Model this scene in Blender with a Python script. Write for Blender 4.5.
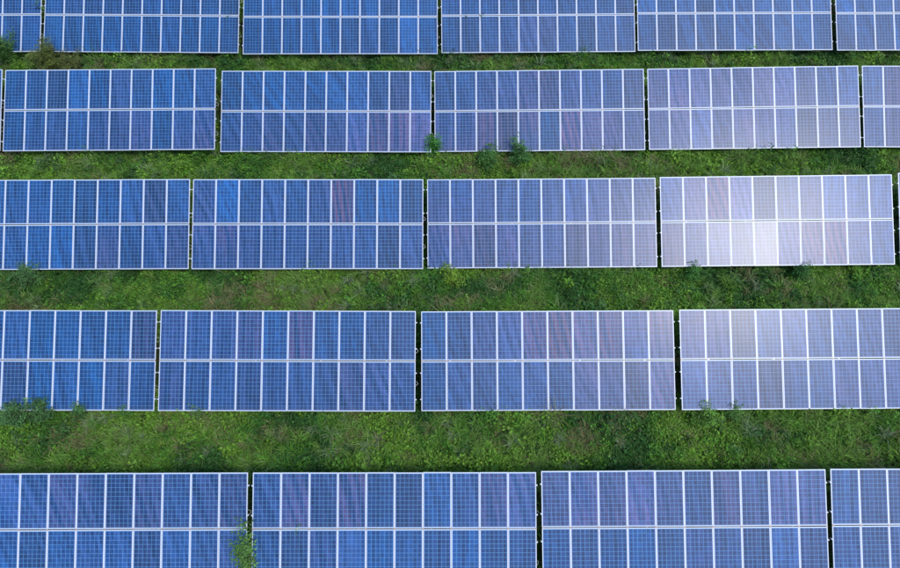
import bpy, math, random
import numpy as np
from mathutils import Vector, Matrix, Euler

for o in list(bpy.data.objects):
    bpy.data.objects.remove(o, do_unlink=True)
scene = bpy.context.scene
col = scene.collection
R = math.radians
random.seed(7)
rng = np.random.default_rng(11)

# ------------------------------------------------------------------ camera
H0 = 1.38                       # height of the middle of a table above the ground
CAM_Z = 23.705 + H0
PITCH, ROLL, YAW = 1.144817, 0.000411, 0.004175
cam_data = bpy.data.cameras.new('camera')
cam = bpy.data.objects.new('camera', cam_data)
col.objects.link(cam)
Rv = Vector((math.cos(YAW), -math.sin(YAW), 0))
Yv = Vector((math.sin(YAW), math.cos(YAW), 0))
Uv = Yv * math.sin(PITCH) + Vector((0, 0, 1)) * math.cos(PITCH)
Fv = Yv * math.cos(PITCH) - Vector((0, 0, 1)) * math.sin(PITCH)
R2 = Rv * math.cos(ROLL) - Uv * math.sin(ROLL)
U2 = Rv * math.sin(ROLL) + Uv * math.cos(ROLL)
B2 = -Fv
cam.matrix_world = Matrix(((R2.x, U2.x, B2.x, 0), (R2.y, U2.y, B2.y, 0), (R2.z, U2.z, B2.z, CAM_Z), (0, 0, 0, 1)))
cam_data.sensor_width = 36
cam_data.sensor_fit = 'HORIZONTAL'
cam_data.lens = 36 * 620 / 900
cam_data.clip_start = 0.1
cam_data.clip_end = 3000
scene.camera = cam

# ------------------------------------------------------------------ light
SUN_EL, SUN_AZ = 61.3, 121.0     # azimuth measured clockwise from +y (the top of the picture)
w = bpy.data.worlds.new('World')
scene.world = w
w.use_nodes = True
nt = w.node_tree
bg = nt.nodes['Background']
sky = nt.nodes.new('ShaderNodeTexSky')
sky.sky_type = 'NISHITA'
sky.sun_disc = False
sky.sun_elevation = R(SUN_EL)
sky.sun_rotation = R(SUN_AZ)
sky.air_density = 1.3
sky.dust_density = 1.0
sky.ozone_density = 1.2
nt.links.new(sky.outputs[0], bg.inputs[0])
bg.inputs[1].default_value = 0.14
sd = bpy.data.lights.new('sun', 'SUN')
sd.energy = 1.4
sd.angle = R(10)
sd.color = (1.0, 0.94, 0.86)
sun = bpy.data.objects.new('sun', sd)
col.objects.link(sun)
sv = Vector((math.cos(R(SUN_EL)) * math.sin(R(SUN_AZ)), math.cos(R(SUN_EL)) * math.cos(R(SUN_AZ)), math.sin(R(SUN_EL))))
sun.rotation_euler = sv.to_track_quat('Z', 'Y').to_euler()
sun.location = (20, -10, 40)
scene.view_settings.view_transform = 'Standard'
scene.view_settings.look = 'None'
scene.view_settings.exposure = 0.57
scene.view_settings.gamma = 1.0
scene.view_settings.use_curve_mapping = False

# ------------------------------------------------------------------ helpers
def tag(o, label=None, cat=None, group=None, kind=None):
    if label: o['label'] = label
    if cat: o['category'] = cat
    if group: o['group'] = group
    if kind: o['kind'] = kind
    return o

def link(name, mesh, mat=None, parent=None):
    o = bpy.data.objects.new(name, mesh)
    if mat is not None and not mesh.materials:
        mesh.materials.append(mat)
    col.objects.link(o)
    o.parent = parent
    return o

def empty(name, loc, rz=0):
    o = bpy.data.objects.new(name, None)
    o.empty_display_size = 0.3
    o.location = loc
    o.rotation_euler = (0, 0, rz)
    col.objects.link(o)
    return o

def mesh(name, verts, faces, smooth=False):
    m = bpy.data.meshes.new(name)
    m.from_pydata([tuple(v) for v in verts], [], faces)
    m.update()
    if smooth:
        for p in m.polygons: p.use_smooth = True
    return m

BOXF = [(0, 3, 2, 1), (4, 5, 6, 7), (0, 1, 5, 4), (1, 2, 6, 5), (2, 3, 7, 6), (3, 0, 4, 7)]
def box(V, F, x0, x1, y0, y1, z0, z1):
    b = len(V)
    V += [(x0, y0, z0), (x1, y0, z0), (x1, y1, z0), (x0, y1, z0), (x0, y0, z1), (x1, y0, z1), (x1, y1, z1), (x0, y1, z1)]
    F += [tuple(b + i for i in f) for f in BOXF]

def np_mesh(name, verts, loops_per_face, loop_verts, colors=None):
    m = bpy.data.meshes.new(name)
    nv = len(verts); nf = len(loops_per_face); nl = len(loop_verts)
    m.vertices.add(nv); m.loops.add(nl); m.polygons.add(nf)
    m.vertices.foreach_set('co', verts.astype(np.float32).ravel())
    m.loops.foreach_set('vertex_index', loop_verts.astype(np.int32))
    ls = np.zeros(nf, np.int32); ls[1:] = np.cumsum(loops_per_face)[:-1]
    m.polygons.foreach_set('loop_start', ls)
    m.polygons.foreach_set('loop_total', loops_per_face.astype(np.int32))
    m.update(calc_edges=True)
    if colors is not None:
        a = m.color_attributes.new('leaf_colour', 'FLOAT_COLOR', 'POINT')
        c = np.ones((nv, 4), np.float32); c[:, :3] = colors
        a.data.foreach_set('color', c.ravel())
    return m

def tube(V, F, pts, radii, sides=5):
    rings = []
    for i, (p, rd) in enumerate(zip(pts, radii)):
        p = Vector(p)
        d = (Vector(pts[min(i + 1, len(pts) - 1)]) - Vector(pts[max(i - 1, 0)])).normalized()
        a_ = d.orthogonal().normalized(); b_ = d.cross(a_)
        ring = []
        for k in range(sides):
            t = 2 * math.pi * k / sides
            ring.append(len(V)); V.append(tuple(p + a_ * math.cos(t) * rd + b_ * math.sin(t) * rd))
        rings.append(ring)
    for r0, r1 in zip(rings, rings[1:]):
        for k in range(sides):
            F.append((r0[k], r0[(k + 1) % sides], r1[(k + 1) % sides], r1[k]))

# smooth value noise on numpy arrays
_tab = np.random.default_rng(3).random((256, 256))
def vnoise(x, y, s, off=0):
    x = np.asarray(x, float) / s + 37.3 + off * 17.13; y = np.asarray(y, float) / s + 91.7 + off * 5.71
    xi = np.floor(x).astype(int); yi = np.floor(y).astype(int)
    fx = x - xi; fy = y - yi
    fx = fx * fx * (3 - 2 * fx); fy = fy * fy * (3 - 2 * fy)
    a = _tab[xi % 256, yi % 256]; b = _tab[(xi + 1) % 256, yi % 256]
    c = _tab[xi % 256, (yi + 1) % 256]; d = _tab[(xi + 1) % 256, (yi + 1) % 256]
    return (a * (1 - fx) + b * fx) * (1 - fy) + (c * (1 - fx) + d * fx) * fy
def ground_h(x, y):
    x = np.asarray(x, float); y = np.asarray(y, float)
    r = np.clip((60 - np.maximum(np.abs(x), np.abs(y - 12))) / 20, 0, 1)
    return r * (0.16 * (vnoise(x, y, 2.6, 1) - .5) + 0.08 * (vnoise(x, y, .9, 2) - .5))

# ------------------------------------------------------------------ materials
def new_mat(name):
    m = bpy.data.materials.new(name)
    m.use_nodes = True
    n = m.node_tree.nodes; l = m.node_tree.links
    return m, n, l, n['Principled BSDF']

def simple(name, c, rough=.5, metal=0.0, var=0.0, scale=8):
    m, n, l, p = new_mat(name)
    p.inputs['Roughness'].default_value = rough
    p.inputs['Metallic'].default_value = metal
    if var:
        tc = n.new('ShaderNodeTexCoord'); ns = n.new('ShaderNodeTexNoise'); ns.inputs['Scale'].default_value = scale
        l.new(tc.outputs['Object'], ns.inputs['Vector'])
        mx = n.new('ShaderNodeMix'); mx.data_type = 'RGBA'
        mx.inputs['A'].default_value = tuple(v * (1 - var) for v in c) + (1,)
        mx.inputs['B'].default_value = tuple(min(1, v * (1 + var)) for v in c) + (1,)
        l.new(ns.outputs['Fac'], mx.inputs['Factor']); l.new(mx.outputs['Result'], p.inputs['Base Color'])
    else:
        p.inputs['Base Color'].default_value = c + (1,)
    return m

M_frame = simple('anodised_aluminium', (.62, .65, .73), .45, .1, .06, 3)
M_steel = simple('galvanised_steel', (.42, .43, .44), .45, .6, .2, 6)
M_clamp = simple('clamp_metal', (.42, .34, .32), .5, .3)
M_cable = simple('pale_cable_sheath', (.45, .45, .44), .6)
M_stem = simple('green_stem', (.07, .10, .035), .7, 0, .3, 10)

def math_node(n, l, op, a, b=None, c=None):
    x = n.new('ShaderNodeMath'); x.operation = op
    for i, v in enumerate((a, b, c)):
        if v is None: continue
        if isinstance(v, (int, float)): x.inputs[i].default_value = v
        else: l.new(v, x.inputs[i])
    return x.outputs[0]

CELL = .156
def cell_material():
    m, n, l, p = new_mat('polycrystalline_cells')
    tc = n.new('ShaderNodeTexCoord'); oi = n.new('ShaderNodeObjectInfo')
    geo = n.new('ShaderNodeNewGeometry')
    sx = n.new('ShaderNodeSeparateXYZ'); l.new(tc.outputs['Object'], sx.inputs[0])
    X, Y = sx.outputs[0], sx.outputs[1]
    M = lambda op, a, b=None, c=None: math_node(n, l, op, a, b, c)
    # position inside the grid of cells (6 x 12)
    cx = M('DIVIDE', M('ADD', X, 3 * CELL), CELL); cy = M('DIVIDE', M('ADD', Y, 6 * CELL), CELL)
    fx = M('FRACT', cx); fy = M('FRACT', cy)
    ex = M('MINIMUM', fx, M('SUBTRACT', 1.0, fx)); ey = M('MINIMUM', fy, M('SUBTRACT', 1.0, fy))
    gap = M('LESS_THAN', M('MINIMUM', ex, ey), .036)
    ox = M('GREATER_THAN', M('ABSOLUTE', X), 3 * CELL); oy = M('GREATER_THAN', M('ABSOLUTE', Y), 6 * CELL)
    gap = M('MAXIMUM', gap, M('MAXIMUM', ox, oy))
    # two bus bars along the length of each cell
    b = M('MULTIPLY', cx, 2.0); fb = M('FRACT', b)
    bus = M('LESS_THAN', M('ABSOLUTE', M('SUBTRACT', fb, .5)), .024)
    # each cell its own crystal tone
    ci = n.new('ShaderNodeCombineXYZ'); l.new(M('FLOOR', cx), ci.inputs[0]); l.new(M('FLOOR', cy), ci.inputs[1]); l.new(M('MULTIPLY', oi.outputs['Random'], 91.0), ci.inputs[2])
    wn = n.new('ShaderNodeTexWhiteNoise'); wn.noise_dimensions = '3D'; l.new(ci.outputs[0], wn.inputs['Vector'])
    # camera moire put into the colour: soft sheared streaks, continuous over neighbouring modules
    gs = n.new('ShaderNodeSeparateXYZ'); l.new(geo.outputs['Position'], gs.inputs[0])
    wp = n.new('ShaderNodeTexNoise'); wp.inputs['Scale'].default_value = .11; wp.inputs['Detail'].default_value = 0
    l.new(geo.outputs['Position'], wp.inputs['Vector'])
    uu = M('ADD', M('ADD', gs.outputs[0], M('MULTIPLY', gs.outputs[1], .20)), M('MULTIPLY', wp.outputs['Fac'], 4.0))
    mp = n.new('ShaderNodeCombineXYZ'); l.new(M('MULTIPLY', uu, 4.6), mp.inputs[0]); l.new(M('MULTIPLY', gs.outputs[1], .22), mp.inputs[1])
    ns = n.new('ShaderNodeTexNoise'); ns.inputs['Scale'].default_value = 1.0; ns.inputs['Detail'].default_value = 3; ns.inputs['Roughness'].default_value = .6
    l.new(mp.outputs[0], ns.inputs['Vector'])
    n2 = n.new('ShaderNodeTexNoise'); n2.inputs['Scale'].default_value = .35; n2.inputs['Detail'].default_value = 2
    l.new(geo.outputs['Position'], n2.inputs['Vector'])
    sep = n.new('ShaderNodeSeparateColor'); l.new(oi.outputs['Color'], sep.inputs[0])
    # crystal grain
    vo = n.new('ShaderNodeTexVoronoi'); vo.inputs['Scale'].default_value = 45; l.new(tc.outputs['Object'], vo.inputs['Vector'])
    def mix(f, a, b, mode='MIX'):
        x = n.new('ShaderNodeMix'); x.data_type = 'RGBA'; x.blend_type = mode
        if isinstance(f, (int, float)): x.inputs['Factor'].default_value = f
        else: l.new(f, x.inputs['Factor'])
        for k, v in (('A', a), ('B', b)):
            if isinstance(v, tuple): x.inputs[k].default_value = v + (1,)
            else: l.new(v, x.inputs[k])
        return x.outputs['Result']
    def ramp(v, a, b):
        x = n.new('ShaderNodeMapRange'); x.inputs['From Min'].default_value = a; x.inputs['From Max'].default_value = b; l.new(v, x.inputs['Value']); return x.outputs[0]
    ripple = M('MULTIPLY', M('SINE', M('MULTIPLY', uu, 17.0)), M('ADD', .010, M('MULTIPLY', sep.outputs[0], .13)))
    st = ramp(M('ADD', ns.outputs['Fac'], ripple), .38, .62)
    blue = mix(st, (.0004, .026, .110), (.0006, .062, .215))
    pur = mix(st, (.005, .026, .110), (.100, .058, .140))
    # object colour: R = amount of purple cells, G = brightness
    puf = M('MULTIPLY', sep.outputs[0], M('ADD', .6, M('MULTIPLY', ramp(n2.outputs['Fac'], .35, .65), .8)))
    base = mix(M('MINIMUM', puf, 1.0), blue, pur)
    tone = M('MULTIPLY', M('ADD', .82, M('MULTIPLY', wn.outputs['Value'], .36)), M('ADD', .9, M('MULTIPLY', vo.outputs['Distance'], .35)))
    tone = M('MULTIPLY', tone, M('MULTIPLY', sep.outputs[1], 2.0))
    cc = n.new('ShaderNodeCombineColor'); [l.new(tone, cc.inputs[i]) for i in range(3)]
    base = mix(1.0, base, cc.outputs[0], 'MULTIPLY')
    base = mix(M('MULTIPLY', bus, .42), base, (.08, .31, .64))
    base = mix(M('MULTIPLY', gap, .50), base, (.20, .50, .90))
    # dust film
    base = mix(M('ADD', .006, M('MULTIPLY', ramp(Y, -.80, -.95), .07)), base, (.45, .42, .40))
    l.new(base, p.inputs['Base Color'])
    p.inputs['Roughness'].default_value = .47
    p.inputs['Specular IOR Level'].default_value = .45
    p.inputs['Specular Tint'].default_value = (.78, .82, 1.0, 1)   # silicon nitride layer: bluish reflection
    p.inputs['Coat Weight'].default_value = 1
    p.inputs['Coat IOR'].default_value = 1.29
    # module glass: each pane a slightly different texture of glass
    l.new(M('ADD', .21, M('MULTIPLY', sep.outputs[2], .10)), p.inputs['Coat Roughness'])
    # faint waviness of the glass
    bp = n.new('ShaderNodeBump'); bp.inputs['Strength'].default_value = .05; bp.inputs['Distance'].default_value = .004
    l.new(ns.outputs['Fac'], bp.inputs['Height'])
    return m
M_cell = cell_material()

def leaf_material(name, gloss=.55, trans=.3):
    m, n, l, p = new_mat(name)
    at = n.new('ShaderNodeAttribute'); at.attribute_name = 'leaf_colour'
    l.new(at.outputs['Color'], p.inputs['Base Color'])
    p.inputs['Roughness'].default_value = gloss
    p.inputs['Specular IOR Level'].default_value = .3
    tr = n.new('ShaderNodeBsdfTranslucent'); l.new(at.outputs['Color'], tr.inputs['Color'])
    mx = n.new('ShaderNodeMixShader'); mx.inputs[0].default_value = trans
    l.new(p.outputs[0], mx.inputs[1]); l.new(tr.outputs[0], mx.inputs[2])
    l.new(mx.outputs[0], n['Material Output'].inputs['Surface'])
    return m
M_leaf = leaf_material('leaves')

def ground_material():
    m, n, l, p = new_mat('soil_and_moss')
    tc = n.new('ShaderNodeTexCoord')
    a = n.new('ShaderNodeTexNoise'); a.inputs['Scale'].default_value = .9; a.inputs['Detail'].default_value = 8
    b = n.new('ShaderNodeTexNoise'); b.inputs['Scale'].default_value = 9; b.inputs['Detail'].default_value = 6
    l.new(tc.outputs['Object'], a.inputs['Vector']); l.new(tc.outputs['Object'], b.inputs['Vector'])
    r = n.new('ShaderNodeValToRGB')
    e = r.color_ramp.elements
    e[0].position = .35; e[0].color = (.022, .046, .012, 1)
    e[1].position = .68; e[1].color = (.055, .066, .022, 1)
    x = e.new(.52); x.color = (.035, .062, .016, 1)
    mx = n.new('ShaderNodeMix'); mx.inputs['Factor'].default_value = .5
    l.new(a.outputs['Fac'], mx.inputs['A']); l.new(b.outputs['Fac'], mx.inputs['B'])
    l.new(mx.outputs['Result'], r.inputs['Fac']); l.new(r.outputs[0], p.inputs['Base Color'])
    p.inputs['Roughness'].default_value = .95
    bp = n.new('ShaderNodeBump'); bp.inputs['Strength'].default_value = .7; bp.inputs['Distance'].default_value = .05
    l.new(b.outputs['Fac'], bp.inputs['Height']); l.new(bp.outputs[0], p.inputs['Normal'])
    return m

# ------------------------------------------------------------------ ground
def axis(c0, c1, step):
    a = list(np.arange(c0, c1 + 1e-6, step))
    out = [10, 30, 80, 200, 600]
    return np.array([c0 - d for d in reversed(out)] + a + [c1 + d for d in out])
gx = axis(-46, 46, .4); gy = axis(-12, 44, .4)
GX, GY = np.meshgrid(gx, gy)
GZ = ground_h(GX, GY)
vv = np.stack([GX.ravel(), GY.ravel(), GZ.ravel()], 1)
nx, ny = len(gx), len(gy)
ii = (np.arange(ny - 1)[:, None] * nx + np.arange(nx - 1)[None, :]).ravel()
fc = np.stack([ii, ii + 1, ii + nx + 1, ii + nx], 1)
gm = np_mesh('ground', vv, np.full(len(fc), 4), fc.ravel())
for p_ in gm.polygons: p_.use_smooth = True
tag(link('ground', gm, ground_material()), kind='structure')

# ------------------------------------------------------------------ solar tables
PW, PL = 1.004, 1.962          # module width and length
COLP = 1.012; SEAM = .036
FR = .030                      # frame face width
# (row, column): x, y, dz, roll, yaw, tilt offset (degrees)
TABLES = {
 (1,0):(-26.258,26.264,0.016,0.14,0.01,-0.01), (1,1):(-15.978,26.253,-0.038,-0.57,-0.16,-0.13),
 (1,2):(-5.592,26.065,-0.010,-0.18,-0.01,-0.12), (1,3):(4.718,26.204,-0.069,0.12,0.14,0.50),
 (1,4):(14.936,26.166,0.052,0.07,-0.07,0.10), (1,5):(25.324,26.177,0.003,-0.03,0.00,0.00),
 (2,0):(-26.529,20.022,-0.003,-0.03,0.11,0.16), (2,1):(-16.224,19.977,0.049,0.08,0.20,-0.53),
 (2,2):(-5.879,19.943,-0.088,0.07,-0.45,0.01), (2,3):(4.397,20.014,-0.161,1.11,-0.46,0.22),
 (2,4):(14.717,20.028,-0.042,0.93,-0.03,0.54), (2,5):(25.010,20.007,0.015,-0.13,-0.26,0.59),
 (3,0):(-16.429,13.696,0.001,0.01,-0.01,-0.03), (3,1):(-6.175,13.671,-0.007,-0.09,-0.21,-0.05),
 (3,2):(4.115,13.791,-0.213,0.54,-0.13,0.24), (3,3):(14.389,13.724,0.039,1.02,-0.16,0.48),
 (3,4):(24.819,13.793,0.054,-0.48,-0.21,0.55),
 (4,0):(-16.733,7.519,-0.022,-0.19,-0.31,-0.49), (4,1):(-6.397,7.426,0.053,-0.58,-0.27,-0.35),
 (4,2):(3.941,7.458,-0.173,0.23,-0.05,-0.34), (4,3):(14.241,7.427,0.005,-0.04,0.18,-0.22),
 (5,0):(-12.300,1.241,-0.062,-0.54,0.01,0.23), (5,1):(-1.975,1.212,-0.036,-0.30,-0.12,0.07),
 (5,2):(8.327,1.226,0.059,0.34,0.03,-0.05), (5,3):(18.668,1.254,0.003,-0.02,-0.01,0.00)}
TILT = 21.612

def frame_mesh():
    V = []; F = []
    hx, hy = PW / 2, PL / 2
    box(V, F, -hx, hx, -hy, -hy + FR, -.036, .004)
    box(V, F, -hx, hx, hy - FR, hy, -.036, .004)
    box(V, F, -hx, -hx + FR, -hy + FR, hy - FR, -.036, .004)
    box(V, F, hx - FR, hx, -hy + FR, hy - FR, -.036, .004)
    return mesh('frame', V, F)
def glass_mesh():
    V = []; F = []
    hx, hy = PW / 2 - FR - .0005, PL / 2 - FR - .0005
    box(V, F, -hx, hx, -hy, hy, -.006, 0)
    return mesh('solar_module', V, F)
def clamp_mesh(big=False):
    V = []; F = []
    box(V, F, -.034, .034, -.03, .03, .005, .012)
    box(V, F, -.008, .008, -.008, .008, .012, .022)
    return mesh('clamp', V, F)
def rail_mesh():
    V = []; F = []
    L = 5.06
    # C profile, its ends sticking out past the modules
    box(V, F, -L - .05, L + .05, -.022, .022, -.006, .0)
    box(V, F, -L - .05, L + .05, -.022, -.017, -.06, -.006)
    box(V, F, -L - .05, L + .05, .017, .022, -.06, -.006)
    return mesh('rail', V, F)
def end_clip_mesh():
    V = []; F = []
    box(V, F, .0, .038, -.022, .022, .004, .012)
    box(V, F, .004, .038, -.022, .022, -.045, .004)
    return mesh('end_clip', V, F)
ME_frame, ME_glass, ME_clamp, ME_rail, ME_clip = frame_mesh(), glass_mesh(), clamp_mesh(), rail_mesh(), end_clip_mesh()
for me, mt in ((ME_frame, M_frame), (ME_glass, M_cell), (ME_clamp, M_clamp), (ME_rail, M_steel), (ME_clip, M_frame)):
    me.materials.append(mt)

LABELS = {
 (1,0): 'blue solar table at the top left corner cut off by the left edge',
 (1,1): 'top row solar table with its lower left corner hidden by bushes',
 (1,2): 'top row solar table, third from the left',
 (1,3): 'top row solar table with two tiny weeds in its middle seam',
 (1,4): 'top row solar table, the last one whole before the right edge',
 (1,5): 'solar table cut off at the top right corner',
 (2,0): 'sliver of a solar table at the left edge, second row',
 (2,1): 'dark blue solar table, first whole one of the second row',
 (2,2): 'second row solar table left of the gap with a leafy weed',
 (2,3): 'second row solar table with two spreading weeds under its lower edge',
 (2,4): 'pale lavender solar table of the second row, last whole one at right',
 (2,5): 'solar table cut off by the right edge in the second row',
 (3,0): 'blue solar table cut by the left edge in the middle row',
 (3,1): 'middle row solar table with one dark purplish module among bright blue ones',
 (3,2): 'striped pale blue solar table directly left of the glaring one',
 (3,3): 'whitish solar table with the bright sun glare on its lower modules',
 (3,4): 'sliver of a solar table at the right edge beside the glaring one',
 (4,0): 'fourth row solar table cut by the left edge, bush at its corner',
 (4,1): 'blue solar table of the fourth row, first whole one from the left',
 (4,2): 'fourth row solar table streaked with red and purple toward its right end',
 (4,3): 'fourth row solar table with pale modules, cut by the right edge',
 (5,0): 'deep blue bottom row table cut by the left edge',
 (5,1): 'bottom row solar table just right of the climbing weed',
 (5,2): 'bottom row solar table with bright blue middle modules, second from the right',
 (5,3): 'solar table cut off at the bottom right corner'}
# purple amount (0..1) per module: upper run then lower run, left to right
def prow(s): return [(int(c) / 9) ** 1.25 for c in s]
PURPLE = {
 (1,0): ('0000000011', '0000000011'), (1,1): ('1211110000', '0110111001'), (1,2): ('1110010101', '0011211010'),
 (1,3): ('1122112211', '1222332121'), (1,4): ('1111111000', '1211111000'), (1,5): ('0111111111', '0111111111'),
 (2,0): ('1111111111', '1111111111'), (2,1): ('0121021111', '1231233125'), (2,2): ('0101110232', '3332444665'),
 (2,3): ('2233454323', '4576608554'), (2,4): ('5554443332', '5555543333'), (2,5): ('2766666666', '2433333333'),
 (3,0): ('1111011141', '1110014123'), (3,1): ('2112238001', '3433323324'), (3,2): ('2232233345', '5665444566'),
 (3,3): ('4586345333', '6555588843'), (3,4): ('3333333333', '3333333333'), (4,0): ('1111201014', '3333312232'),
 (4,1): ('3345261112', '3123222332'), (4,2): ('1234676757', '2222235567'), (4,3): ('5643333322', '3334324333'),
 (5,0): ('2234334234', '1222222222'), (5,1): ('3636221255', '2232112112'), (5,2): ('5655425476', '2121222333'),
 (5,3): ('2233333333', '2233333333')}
# misaligned modules, tilt added to steer the sun glare: degrees (about x, about y)
GLARE_TILT = {(4,3,0,2): (-.7, -.3), (4,3,0,3): (-.8, -.5), (4,3,0,4): (-.5, -.5), (3,3,1,3): (-.3, -.3), (3,3,1,4): (-.3, -.5), (3,3,1,5): (.4, .2), (3,3,1,2): (.3, .6), (3,3,1,6): (.6, .3)}
for (r, c), (x, y, dz, ro, ya, dt) in TABLES.items():
    root = empty('solar_table', (x, y, 0), R(ya))
    tag(root, LABELS[(r, c)], 'solar table', 'tilted solar tables standing in five rows')
    rot = Euler((R(TILT + dt), R(-ro), 0)).to_matrix()
    eul = rot.to_euler()
    org = Vector((0, 0, H0 + dz))
    pr = PURPLE[(r, c)]
    for half in (0, 1):
        for k in range(10):
            px = (k - 4.5) * COLP; py = (1 if half == 0 else -1) * (PL + SEAM) / 2
            g = link('solar_module', ME_glass, None, root)
            ex, ey = random.gauss(0, .14), random.gauss(0, .16)
            ex, ey = GLARE_TILT.get((r, c, half, k), (ex, ey))
            g.location = org + rot @ Vector((px, py + random.gauss(0, .002), .05 + random.gauss(0, .0015)))
            g.rotation_euler = (rot @ Euler((R(ex), R(ey), 0)).to_matrix()).to_euler()
            pv = prow(pr[half])[k]
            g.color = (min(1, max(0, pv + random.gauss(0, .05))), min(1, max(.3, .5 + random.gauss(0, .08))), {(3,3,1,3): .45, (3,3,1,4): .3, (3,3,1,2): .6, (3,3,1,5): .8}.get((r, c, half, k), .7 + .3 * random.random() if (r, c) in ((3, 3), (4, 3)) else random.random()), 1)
            f = link('frame', ME_frame, None, g)
    for k in range(11):
        for yy in (0,) :
            cl = link('clamp', ME_clamp, None, root)
            cl.location = org + rot @ Vector(((k - 5) * COLP * (.994 if k in (0, 10) else 1), yy, .05)); cl.rotation_euler = eul
    for yy in (-1.52, -.48, .48, 1.52):
        ra = link('rail', ME_rail, None, root)
        ra.location = org + rot @ Vector((0, yy, .013)); ra.rotation_euler = eul
        for s in (-1, 1):
            e = link('end_clip', ME_clip, None, root)
            e.location = org + rot @ Vector((s * (4.5 * COLP + PW / 2 + .002), yy, .05))
            e.rotation_euler = (rot @ Euler((0, 0, 0 if s > 0 else math.pi)).to_matrix()).to_euler()
    # short loops of string cable hanging out at the end of the table
    for yy in (random.uniform(-1.3, -.7), random.uniform(.2, .9)):
        V = []; F = []
        pts = []
        for i in range(9):
            t = i / 8
            pts.append(org + rot @ Vector((5.02 + .13 * math.sin(math.pi * t), yy + .22 * (t - .5), -.02 - .10 * math.sin(math.pi * t))))
        tube(V, F, pts, [.009] * 9, 5)
        link('cable', mesh('cable', V, F, True), M_cable, root)
    for xx in (-3.9, -1.3, 1.3, 3.9):
        V = []; F = []
        box(V, F, -.03, .03, -1.75, 1.75, -.08, 0)
        rf = link('rafter', mesh('rafter', V, F), M_steel, root)
        rf.location = org + rot @ Vector((xx, 0, -.048)); rf.rotation_euler = eul
        for yy in (-1.1, 1.1):
            t = org + rot @ Vector((xx, yy, -.14))
            V = []; F = []
            box(V, F, -.035, .035, -.035, .035, -.3, t.z)
            po = link('post', mesh('post', V, F), M_steel, root)
            po.location = (t.x, t.y, 0)

# ------------------------------------------------------------------ vegetation
def leaves_arrays(P, D, N, L, W, droop):
    """kite shaped leaves: base P, direction D, side S from N; tip droops"""
    S = np.cross(D, N); S /= np.linalg.norm(S, axis=1, keepdims=True) + 1e-9
    mid = P + D * (L * .45)[:, None]
    tip = P + D * L[:, None]; tip[:, 2] -= droop * L
    a = mid + S * (W / 2)[:, None]; b = mid - S * (W / 2)[:, None]
    v = np.stack([P, a, tip, b], 1).reshape(-1, 3)
    n = len(P)
    idx = np.arange(4 * n)
    return v, np.full(n, 4), idx

def blades_arrays(P, D, L, W, bend):
    """arching grass blades of two segments; D horizontal heading, bend 0..1"""
    n = len(P)
    S = np.stack([-D[:, 1], D[:, 0], np.zeros(n)], 1)
    up = np.array([0, 0, 1.0])
    p1 = P + (up * (1 - bend * .35)[:, None] + D * (bend * .55)[:, None]) * (L * .5)[:, None]
    p2 = p1 + (up * (1 - bend * 1.25)[:, None] + D * (.35 + bend * .75)[:, None]) * (L * .5)[:, None]
    w = (W / 2)[:, None]
    v = np.stack([P - S * w, P + S * w, p1 + S * w * .9, p1 - S * w * .9, p2], 1).reshape(-1, 3)
    b = np.arange(n)[:, None] * 5
    lf = np.concatenate([b + [[0, 1, 2, 3]], b + [[3, 2, 4]]], 1)
    cnt = np.tile([4, 3], n)
    return v, cnt, lf.ravel()

def rand_dirs(n, zmin, zmax, g=rng):
    a = g.random(n) * 2 * np.pi; z = zmin + (zmax - zmin) * g.random(n)
    h = np.sqrt(np.maximum(0, 1 - z * z))
    return np.stack([np.cos(a) * h, np.sin(a) * h, z], 1)

# region: everything the camera sees with a margin, dense in the lanes and thin under the tables
LANE_YC = [26.2 + 6.243, 26.2, 19.99, 13.73, 7.45, 1.23, 1.23 - 6.243]
def density(x, y):
    # 1 in the open lane, less well under the panels
    d = np.full(x.shape, 1.0)
    for yc in LANE_YC:
        u = np.abs(y - yc)
        d = np.where(u < 1.25, .16, np.where(u < 1.6, .55, d))
    return d
def halfwidth(y): return 15.5 + np.maximum(0, y + 2) * .52
NC = 130000
cx_ = (rng.random(NC) * 2 - 1) * 33; cy_ = -3.5 + rng.random(NC) * 36.5
keep = (np.abs(cx_) < halfwidth(cy_)) & (rng.random(NC) < density(cx_, cy_))
cx_, cy_ = cx_[keep], cy_[keep]
nC = len(cx_)
# species fields
s1 = vnoise(cx_, cy_, 1.5, 3) * .6 + vnoise(cx_, cy_, .55, 4) * .4 + rng.normal(0, .10, nC)
s2 = vnoise(cx_, cy_, 3.2, 5) * .6 + vnoise(cx_, cy_, 1.0, 6) * .4 + rng.normal(0, .07, nC)
s3 = vnoise(cx_, cy_, 1.1, 7) + rng.normal(0, .08, nC)
vig = .55 + .9 * vnoise(cx_, cy_, .8, 8) * (.6 + .8 * rng.random(nC))
gz = ground_h(cx_, cy_)
# ragged taller growth along the low edges of the tables, where the mower does not reach
for yc in LANE_YC:
    e = np.clip(1 - np.abs(cy_ - (yc - 2.05)) / .5, 0, 1)
    vig = vig * (1 + .8 * np.clip(1 - np.abs(cy_ - (yc + 2.3)) / .5, 0, 1))  # extra height added behind the high edges, to brighten the shaded band
    vig = vig * (1 + 1.1 * e * np.clip(vnoise(cx_, cy_, .9, 9) * 2.2 - .7, 0, 1))
C_MID = np.array([.090, .245, .028]); C_DARK = np.array([.044, .14, .028]); C_YEL = np.array([.16, .34, .035])
C_GRASS = np.array([.175, .330, .060]); C_DRY = np.array([.25, .25, .11]); C_PALE = np.array([.15, .20, .11])
Vs, Cs, Ls, Ks = [], [], [], []
voff = 0
def push(v, cnt, lv, colr):
    global voff
    Vs.append(v); Cs.append(cnt); Ls.append(lv + voff); Ks.append(colr); voff += len(v)
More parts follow.
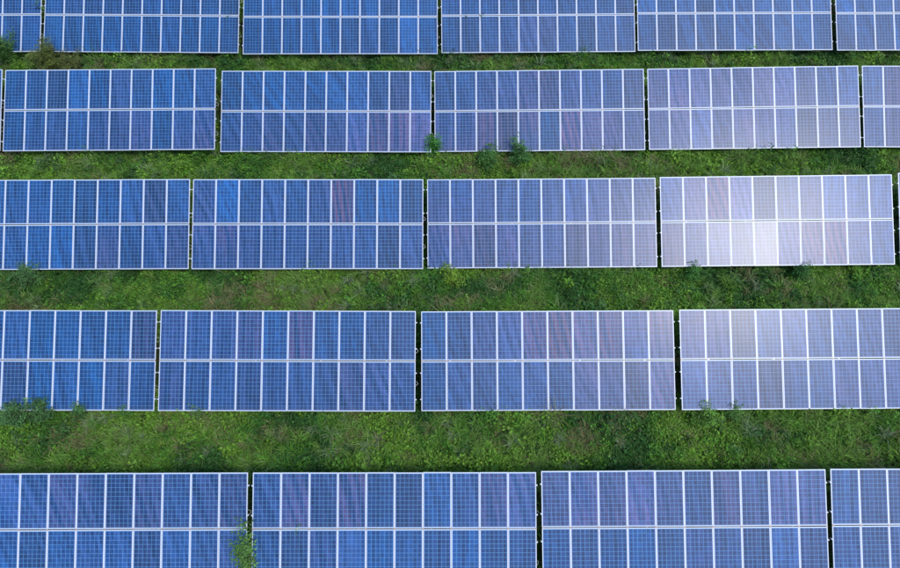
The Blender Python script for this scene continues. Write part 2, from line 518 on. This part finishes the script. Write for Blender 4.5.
# broad leaved clumps
br = s1 > .46
bx, by, bz, bv = cx_[br], cy_[br], gz[br], vig[br]
nb = len(bx)
NL = 30
rep = np.repeat(np.arange(nb), NL)
rad = .10 + .20 * rng.random(nb) * bv; hgt = (.12 + .42 * rng.random(nb) ** 1.5) * bv
dirs = rand_dirs(len(rep), .0, 1)
P = np.stack([bx[rep], by[rep], bz[rep]], 1)
rr = rng.random(len(rep)) ** .4
P[:, 0] += dirs[:, 0] * rad[rep] * rr; P[:, 1] += dirs[:, 1] * rad[rep] * rr
P[:, 2] += (dirs[:, 2] * .85 + .12) * hgt[rep] * (.55 + .45 * rr)
dd = dirs.copy(); dd[:, 2] = .15 + .25 * rng.normal(size=len(rep)); dd += rng.normal(0, .35, dd.shape); dd /= np.linalg.norm(dd, axis=1, keepdims=True)
lsz = (.038 + .07 * rng.random(nb) ** 2.5)[rep] * (.7 + .6 * rng.random(len(rep)))
nrm = np.tile([0., 0, 1], (len(rep), 1)) + rng.normal(0, .3, (len(rep), 3))
cmix = np.where((s2[br] > .52)[:, None], C_YEL, np.where((s2[br] < .40)[:, None], C_DARK, C_MID))
cmix = cmix * (1 + rng.normal(0, .16, nb))[:, None]
cl = np.clip(cmix[rep] * (1 + rng.normal(0, .28, len(rep)))[:, None], .01, .5)
v, c_, l_ = leaves_arrays(P, dd, nrm, lsz * 1.5, lsz * .8, .12)
push(v, c_, l_, np.repeat(cl, 4, 0))
# grass tufts
gr = ~br | (rng.random(nC) < .25)
bx, by, bz, bv, g2, g3 = cx_[gr], cy_[gr], gz[gr], vig[gr], s2[gr], s3[gr]
nb = len(bx); NB = 22
rep = np.repeat(np.arange(nb), NB); n = len(rep)
a = rng.random(n) * 2 * np.pi + 0
D = np.stack([np.cos(a), np.sin(a), np.zeros(n)], 1)
sprd = (.03 + .05 * rng.random(nb))[rep]
P = np.stack([bx[rep] + rng.normal(0, 1, n) * sprd, by[rep] + rng.normal(0, 1, n) * sprd, bz[rep]], 1)
L = (.22 + .50 * rng.random(nb) ** 2 * bv)[rep] * (.55 + .75 * rng.random(n))
W = .010 + .020 * rng.random(n)
bend = np.clip(.35 + .55 * rng.random(n), 0, 1)
cm = np.where((g3 > .70)[:, None], C_DRY, np.where((g2 > .5)[:, None], C_GRASS, np.where((g2 < .36)[:, None], C_DARK * 1.25, C_MID * 1.2)))
cm = cm * (1 + rng.normal(0, .14, nb))[:, None]
cl = cm[rep] * (1 + rng.normal(0, .26, n))[:, None]
dry = rng.random(n) < .05
cl[dry] = C_DRY * .9
pl = rng.random(n) < .07 * (vnoise(P[:, 0], P[:, 1], 1.3, 15) > .42)
cl[pl] = np.array([.30, .40, .18])
cl = np.clip(cl, .01, .5)
v, c_, l_ = blades_arrays(P, D, L, W, bend)
push(v, c_, l_, np.repeat(cl, 5, 0))
# larger mounds of broad leaved weeds
def pick(prob):
    k = (rng.random(nC) < prob) & (density(cx_, cy_) > .5)
    return cx_[k], cy_[k], gz[k], vig[k], s2[k]
bx, by, bz, bv, g2 = pick(.045 * (vnoise(cx_, cy_, 1.8, 12) > .38))
nb = len(bx); NL = 130
rep = np.repeat(np.arange(nb), NL); n = len(rep)
rad = .18 + .26 * rng.random(nb); hgt = .22 + .40 * rng.random(nb)
lump = rng.random((nb, 3)) * 6.28
dirs = rand_dirs(n, -.05, 1)
az = np.arctan2(dirs[:, 1], dirs[:, 0])
fr = 1 + .35 * np.sin(3 * az + lump[rep, 0]) + .25 * np.sin(5 * az + lump[rep, 1]) 
rr = (rng.random(n) ** .5) * fr
P = np.stack([bx[rep] + dirs[:, 0] * rad[rep] * rr, by[rep] + dirs[:, 1] * rad[rep] * rr, bz[rep] + (np.abs(dirs[:, 2]) * .9 + .08) * hgt[rep] * (.5 + .5 * rr)], 1)
dd = dirs.copy(); dd[:, 2] = .1 + .3 * rng.normal(size=n); dd += rng.normal(0, .4, dd.shape); dd /= np.linalg.norm(dd, axis=1, keepdims=True)
kind = rng.random(nb)
base = np.where((kind < .35)[:, None], C_DARK, np.where((kind < .55)[:, None], C_YEL, np.where((kind < .72)[:, None], np.array([.085, .19, .06]), C_MID)))
lsz = (.045 + .06 * rng.random(nb))[rep] * (.6 + .7 * rng.random(n))
cl = np.clip((base * (1 + rng.normal(0, .15, nb))[:, None])[rep] * (1 + rng.normal(0, .28, n))[:, None], .01, .5)
v, c_, l_ = leaves_arrays(P, dd, np.tile([0., 0, 1], (n, 1)) + rng.normal(0, .35, (n, 3)), lsz * 1.6, lsz * .75, .15)
push(v, c_, l_, np.repeat(cl, 4, 0))
# big tufts of long arching grass, pale at the tips
bx, by, bz, bv, g2 = pick(.07 * (vnoise(cx_, cy_, 1.6, 16) > .42))
nb = len(bx); NB = 34
rep = np.repeat(np.arange(nb), NB); n = len(rep)
a = rng.random(n) * 2 * np.pi
D = np.stack([np.cos(a), np.sin(a), np.zeros(n)], 1)
P = np.stack([bx[rep] + rng.normal(0, .04, n), by[rep] + rng.normal(0, .04, n), bz[rep] + .08], 1)
L = (.45 + .45 * rng.random(nb))[rep] * (.5 + .6 * rng.random(n)); W = .014 + .016 * rng.random(n)
kind = rng.random(nb)
base = np.where((kind < .55)[:, None], C_GRASS * 1.1, np.where((kind < .75)[:, None], C_PALE * 1.7, np.where((kind < .84)[:, None], C_DRY, C_MID)))
cl = np.clip(base[rep] * (1 + rng.normal(0, .2, n))[:, None], .01, .5)
v, c_, l_ = blades_arrays(P, D, L, W, np.clip(.25 + .6 * rng.random(n), 0, 1))
push(v, c_, l_, np.repeat(cl, 5, 0))
gmesh = np_mesh('grass', np.concatenate(Vs), np.concatenate(Cs), np.concatenate(Ls), np.concatenate(Ks))
tag(link('grass', gmesh, M_leaf), 'dense mixed green grass and low weeds filling the lanes between the solar rows', 'grass', kind='stuff')
print('grass polys', len(gmesh.polygons))

# ---- single weeds and bushes that stand out of the grass
def weed(x, y, height, radius, colour, label, cat='weed', name='leafy_weed', stems=5, leaf=.09, per=26, lean=(0, 0), slim=.42, cvar=.3, droop=.35, seed=0, squash=1.0):
    g = np.random.default_rng(seed + 100)
    colour = (colour[0] * 1.25, colour[1] * 1.2, colour[2])
    z0 = float(ground_h(x, y)) - .02
    root = empty(name, (x, y, z0))
    tag(root, label, cat)
    V = []; F = []
    LP = []; LD = []
    for s in range(stems):
        a0 = 2 * math.pi * (s + g.random()) / stems; sp = radius * (.2 + 1.25 * g.random()); hh = height * (.45 + .55 * g.random())
        if s == 0: sp *= .2; hh = height
        pts = []
        for i in range(6):
            t = i / 5
            pts.append((squash * math.cos(a0) * sp * t ** 1.2 + lean[0] * t, math.sin(a0) * sp * t ** 1.2 + lean[1] * t, hh * (t ** .85)))
        tube(V, F, pts, [.011 * (1 - .75 * i / 5) for i in range(6)])
        for k in range(per):
            t = .25 + .75 * (k + g.random() * .8) / per
            f = t * 5; i = min(4, int(f)); q = f - i
            p = [pts[i][j] * (1 - q) + pts[i + 1][j] * q for j in range(3)]
            a1 = k * 2.4 + g.random() * .8
            LP.append(p); LD.append((math.cos(a1), math.sin(a1), .15 + .5 * t - .3 * g.random()))
    link('stem', mesh('stem', V, F, True), M_stem, root)
    LP = np.array(LP); LD = np.array(LD); LD /= np.linalg.norm(LD, axis=1, keepdims=True)
    n = len(LP)
    # every leaf stalk carries a few leaflets
    K = 5
    rep = np.repeat(np.arange(n), K); kk = np.tile(np.arange(K), n)
    P = LP[rep] + LD[rep] * (leaf * .55 * kk)[:, None]
    P[:, 2] -= (kk * leaf * .55) ** 2 * 1.2
    sd_ = np.stack([-LD[rep, 1], LD[rep, 0], np.zeros(n * K)], 1) * np.where(kk % 2 == 0, 1, -1)[:, None] * .8
    D = LD[rep] * .9 + sd_ + g.normal(0, .15, (n * K, 3)); D /= np.linalg.norm(D, axis=1, keepdims=True)
    Lf = leaf * (.6 + .7 * g.random(n * K)); nr = np.tile([0., 0, 1], (n * K, 1)) + g.normal(0, .25, (n * K, 3))
    v, c_, l_ = leaves_arrays(P, D, nr, Lf, Lf * slim, droop)
    cl = np.array(colour)[None] * (1 + g.normal(0, cvar, n))[rep][:, None] * (1 + g.normal(0, .1, n * K))[:, None]
    m = np_mesh('foliage', v, c_, l_, np.repeat(np.clip(cl, .01, .6), 4, 0))
    link('foliage', m, M_leaf, root)
    return root

G_LEAF = (.055, .155, .03); G_DARK = (.036, .14, .03); G_YEL = (.14, .26, .03); G_GREY = (.075, .15, .06); G_BROWN = (.12, .115, .045)
weed(-23.0, 24.45, 1.9, .75, (.07, .17, .05), 'rounded green bush at the left edge under the top left table corner', 'bush', 'bush', 22, .12, 30, seed=1)
weed(-20.7, 23.95, 1.75, .62, (.115, .155, .045), 'wide olive brown bush over the lower corner of the top row gap', 'bush', 'bush', 26, .09, 34, seed=2)
weed(-19.5, 23.7, 1.2, .5, (.10, .125, .04), 'low olive bush right beside the brown one near the top left', 'bush', 'bush', 20, .09, 30, seed=3)
weed(-21.1, 26.5, 2.05, .22, (.09, .22, .03), 'bright green weed growing out of the top left gap', seed=4, stems=4, leaf=.11, per=14, lean=(-.2, 0))
weed(-11.45, 26.12, 1.62, .06, G_LEAF, 'tiny green weed poking through a top row seam, left side', 'weed', 'seam_weed', 2, .08, 9, seed=5)
weed(.99, 26.05, 1.60, .05, G_LEAF, 'left of two tiny weeds poking through the top centre seam', 'weed', 'seam_weed', 2, .06, 8, seed=6)
weed(1.78, 26.08, 1.66, .06, G_LEAF, 'right of two tiny weeds poking through the top centre seam', 'weed', 'seam_weed', 2, .08, 9, seed=7)
weed(-.75, 18.35, 1.35, .32, (.05, .19, .035), 'bright leafy weed rising in the gap of the second row', seed=8, stems=7, leaf=.13, per=18, lean=(.02, .1))
weed(1.85, 17.8, 1.1, .48, (.06, .17, .04), 'spreading weed below the second row, left of its twin', seed=9, stems=9, leaf=.14, per=18)
weed(3.45, 17.95, 1.25, .45, (.055, .16, .045), 'tall weed below the second row with its top over the frame', seed=10, stems=9, leaf=.14, per=18)
weed(-17.1, 5.6, 1.35, .6, (.07, .17, .06), 'big grey green bush at the left end below the fourth row', 'bush', 'bush', 12, .12, 28, seed=11)
weed(-16.1, 5.75, 1.15, .38, (.06, .15, .05), 'smaller bush beside the big one below the fourth row', 'bush', 'bush', 8, .11, 24, seed=12)
weed(-14.6, 5.75, 1.05, .25, (.06, .16, .045), 'slim weed touching the fourth row frame near its left end', seed=13, stems=5, leaf=.11, per=16)
weed(-12.9, 5.7, .9, .2, G_LEAF, 'thin weed below the fourth row left of the first gap', seed=14, stems=4, leaf=.10, per=14)
weed(-9.9, 5.6, .95, .25, (.08, .17, .05), 'weed below the fourth row right of the first gap', seed=15, stems=5, leaf=.10, per=16)
weed(-7.15, -.45, 2.3, .40, (.085, .20, .045), 'tall climbing weed filling the gap of the bottom row', 'climbing weed', 'climbing_weed', 11, .14, 15, lean=(-.05, 1.4), seed=16, squash=.5)
weed(-5.42, 1.24, 1.62, .07, (.09, .24, .05), 'tiny bright weed in the bottom row seam beside the climbing weed', 'weed', 'seam_weed', 3, .09, 9, seed=18)
weed(10.75, 11.7, 1.0, .26, (.045, .16, .03), 'green weed peeking over the glaring table frame, left one', seed=19, stems=5, leaf=.12, per=18)
weed(15.5, 11.7, 1.05, .28, (.04, .14, .035), 'dark weed peeking over the glaring table frame, right one', seed=20, stems=6, leaf=.12, per=18)
weed(.1, 11.6, .75, .45, G_YEL, 'yellow green weed below the middle row near its centre gap', seed=23, stems=8, leaf=.14, per=14)
weed(10.1, 5.45, 1.0, .45, (.09, .22, .035), 'light green weed below the right gap of the fourth row', seed=24, stems=8, leaf=.13, per=18)
weed(11.3, 5.6, .95, .35, G_LEAF, 'green weed below the fourth row right of the lighter weed', seed=25, stems=6, leaf=.12, per=18)
weed(-18.4, 11.7, 1.0, .6, (.07, .165, .06), 'pale green bush over the middle row frame at left', 'bush', 'bush', 10, .12, 24, seed=27)
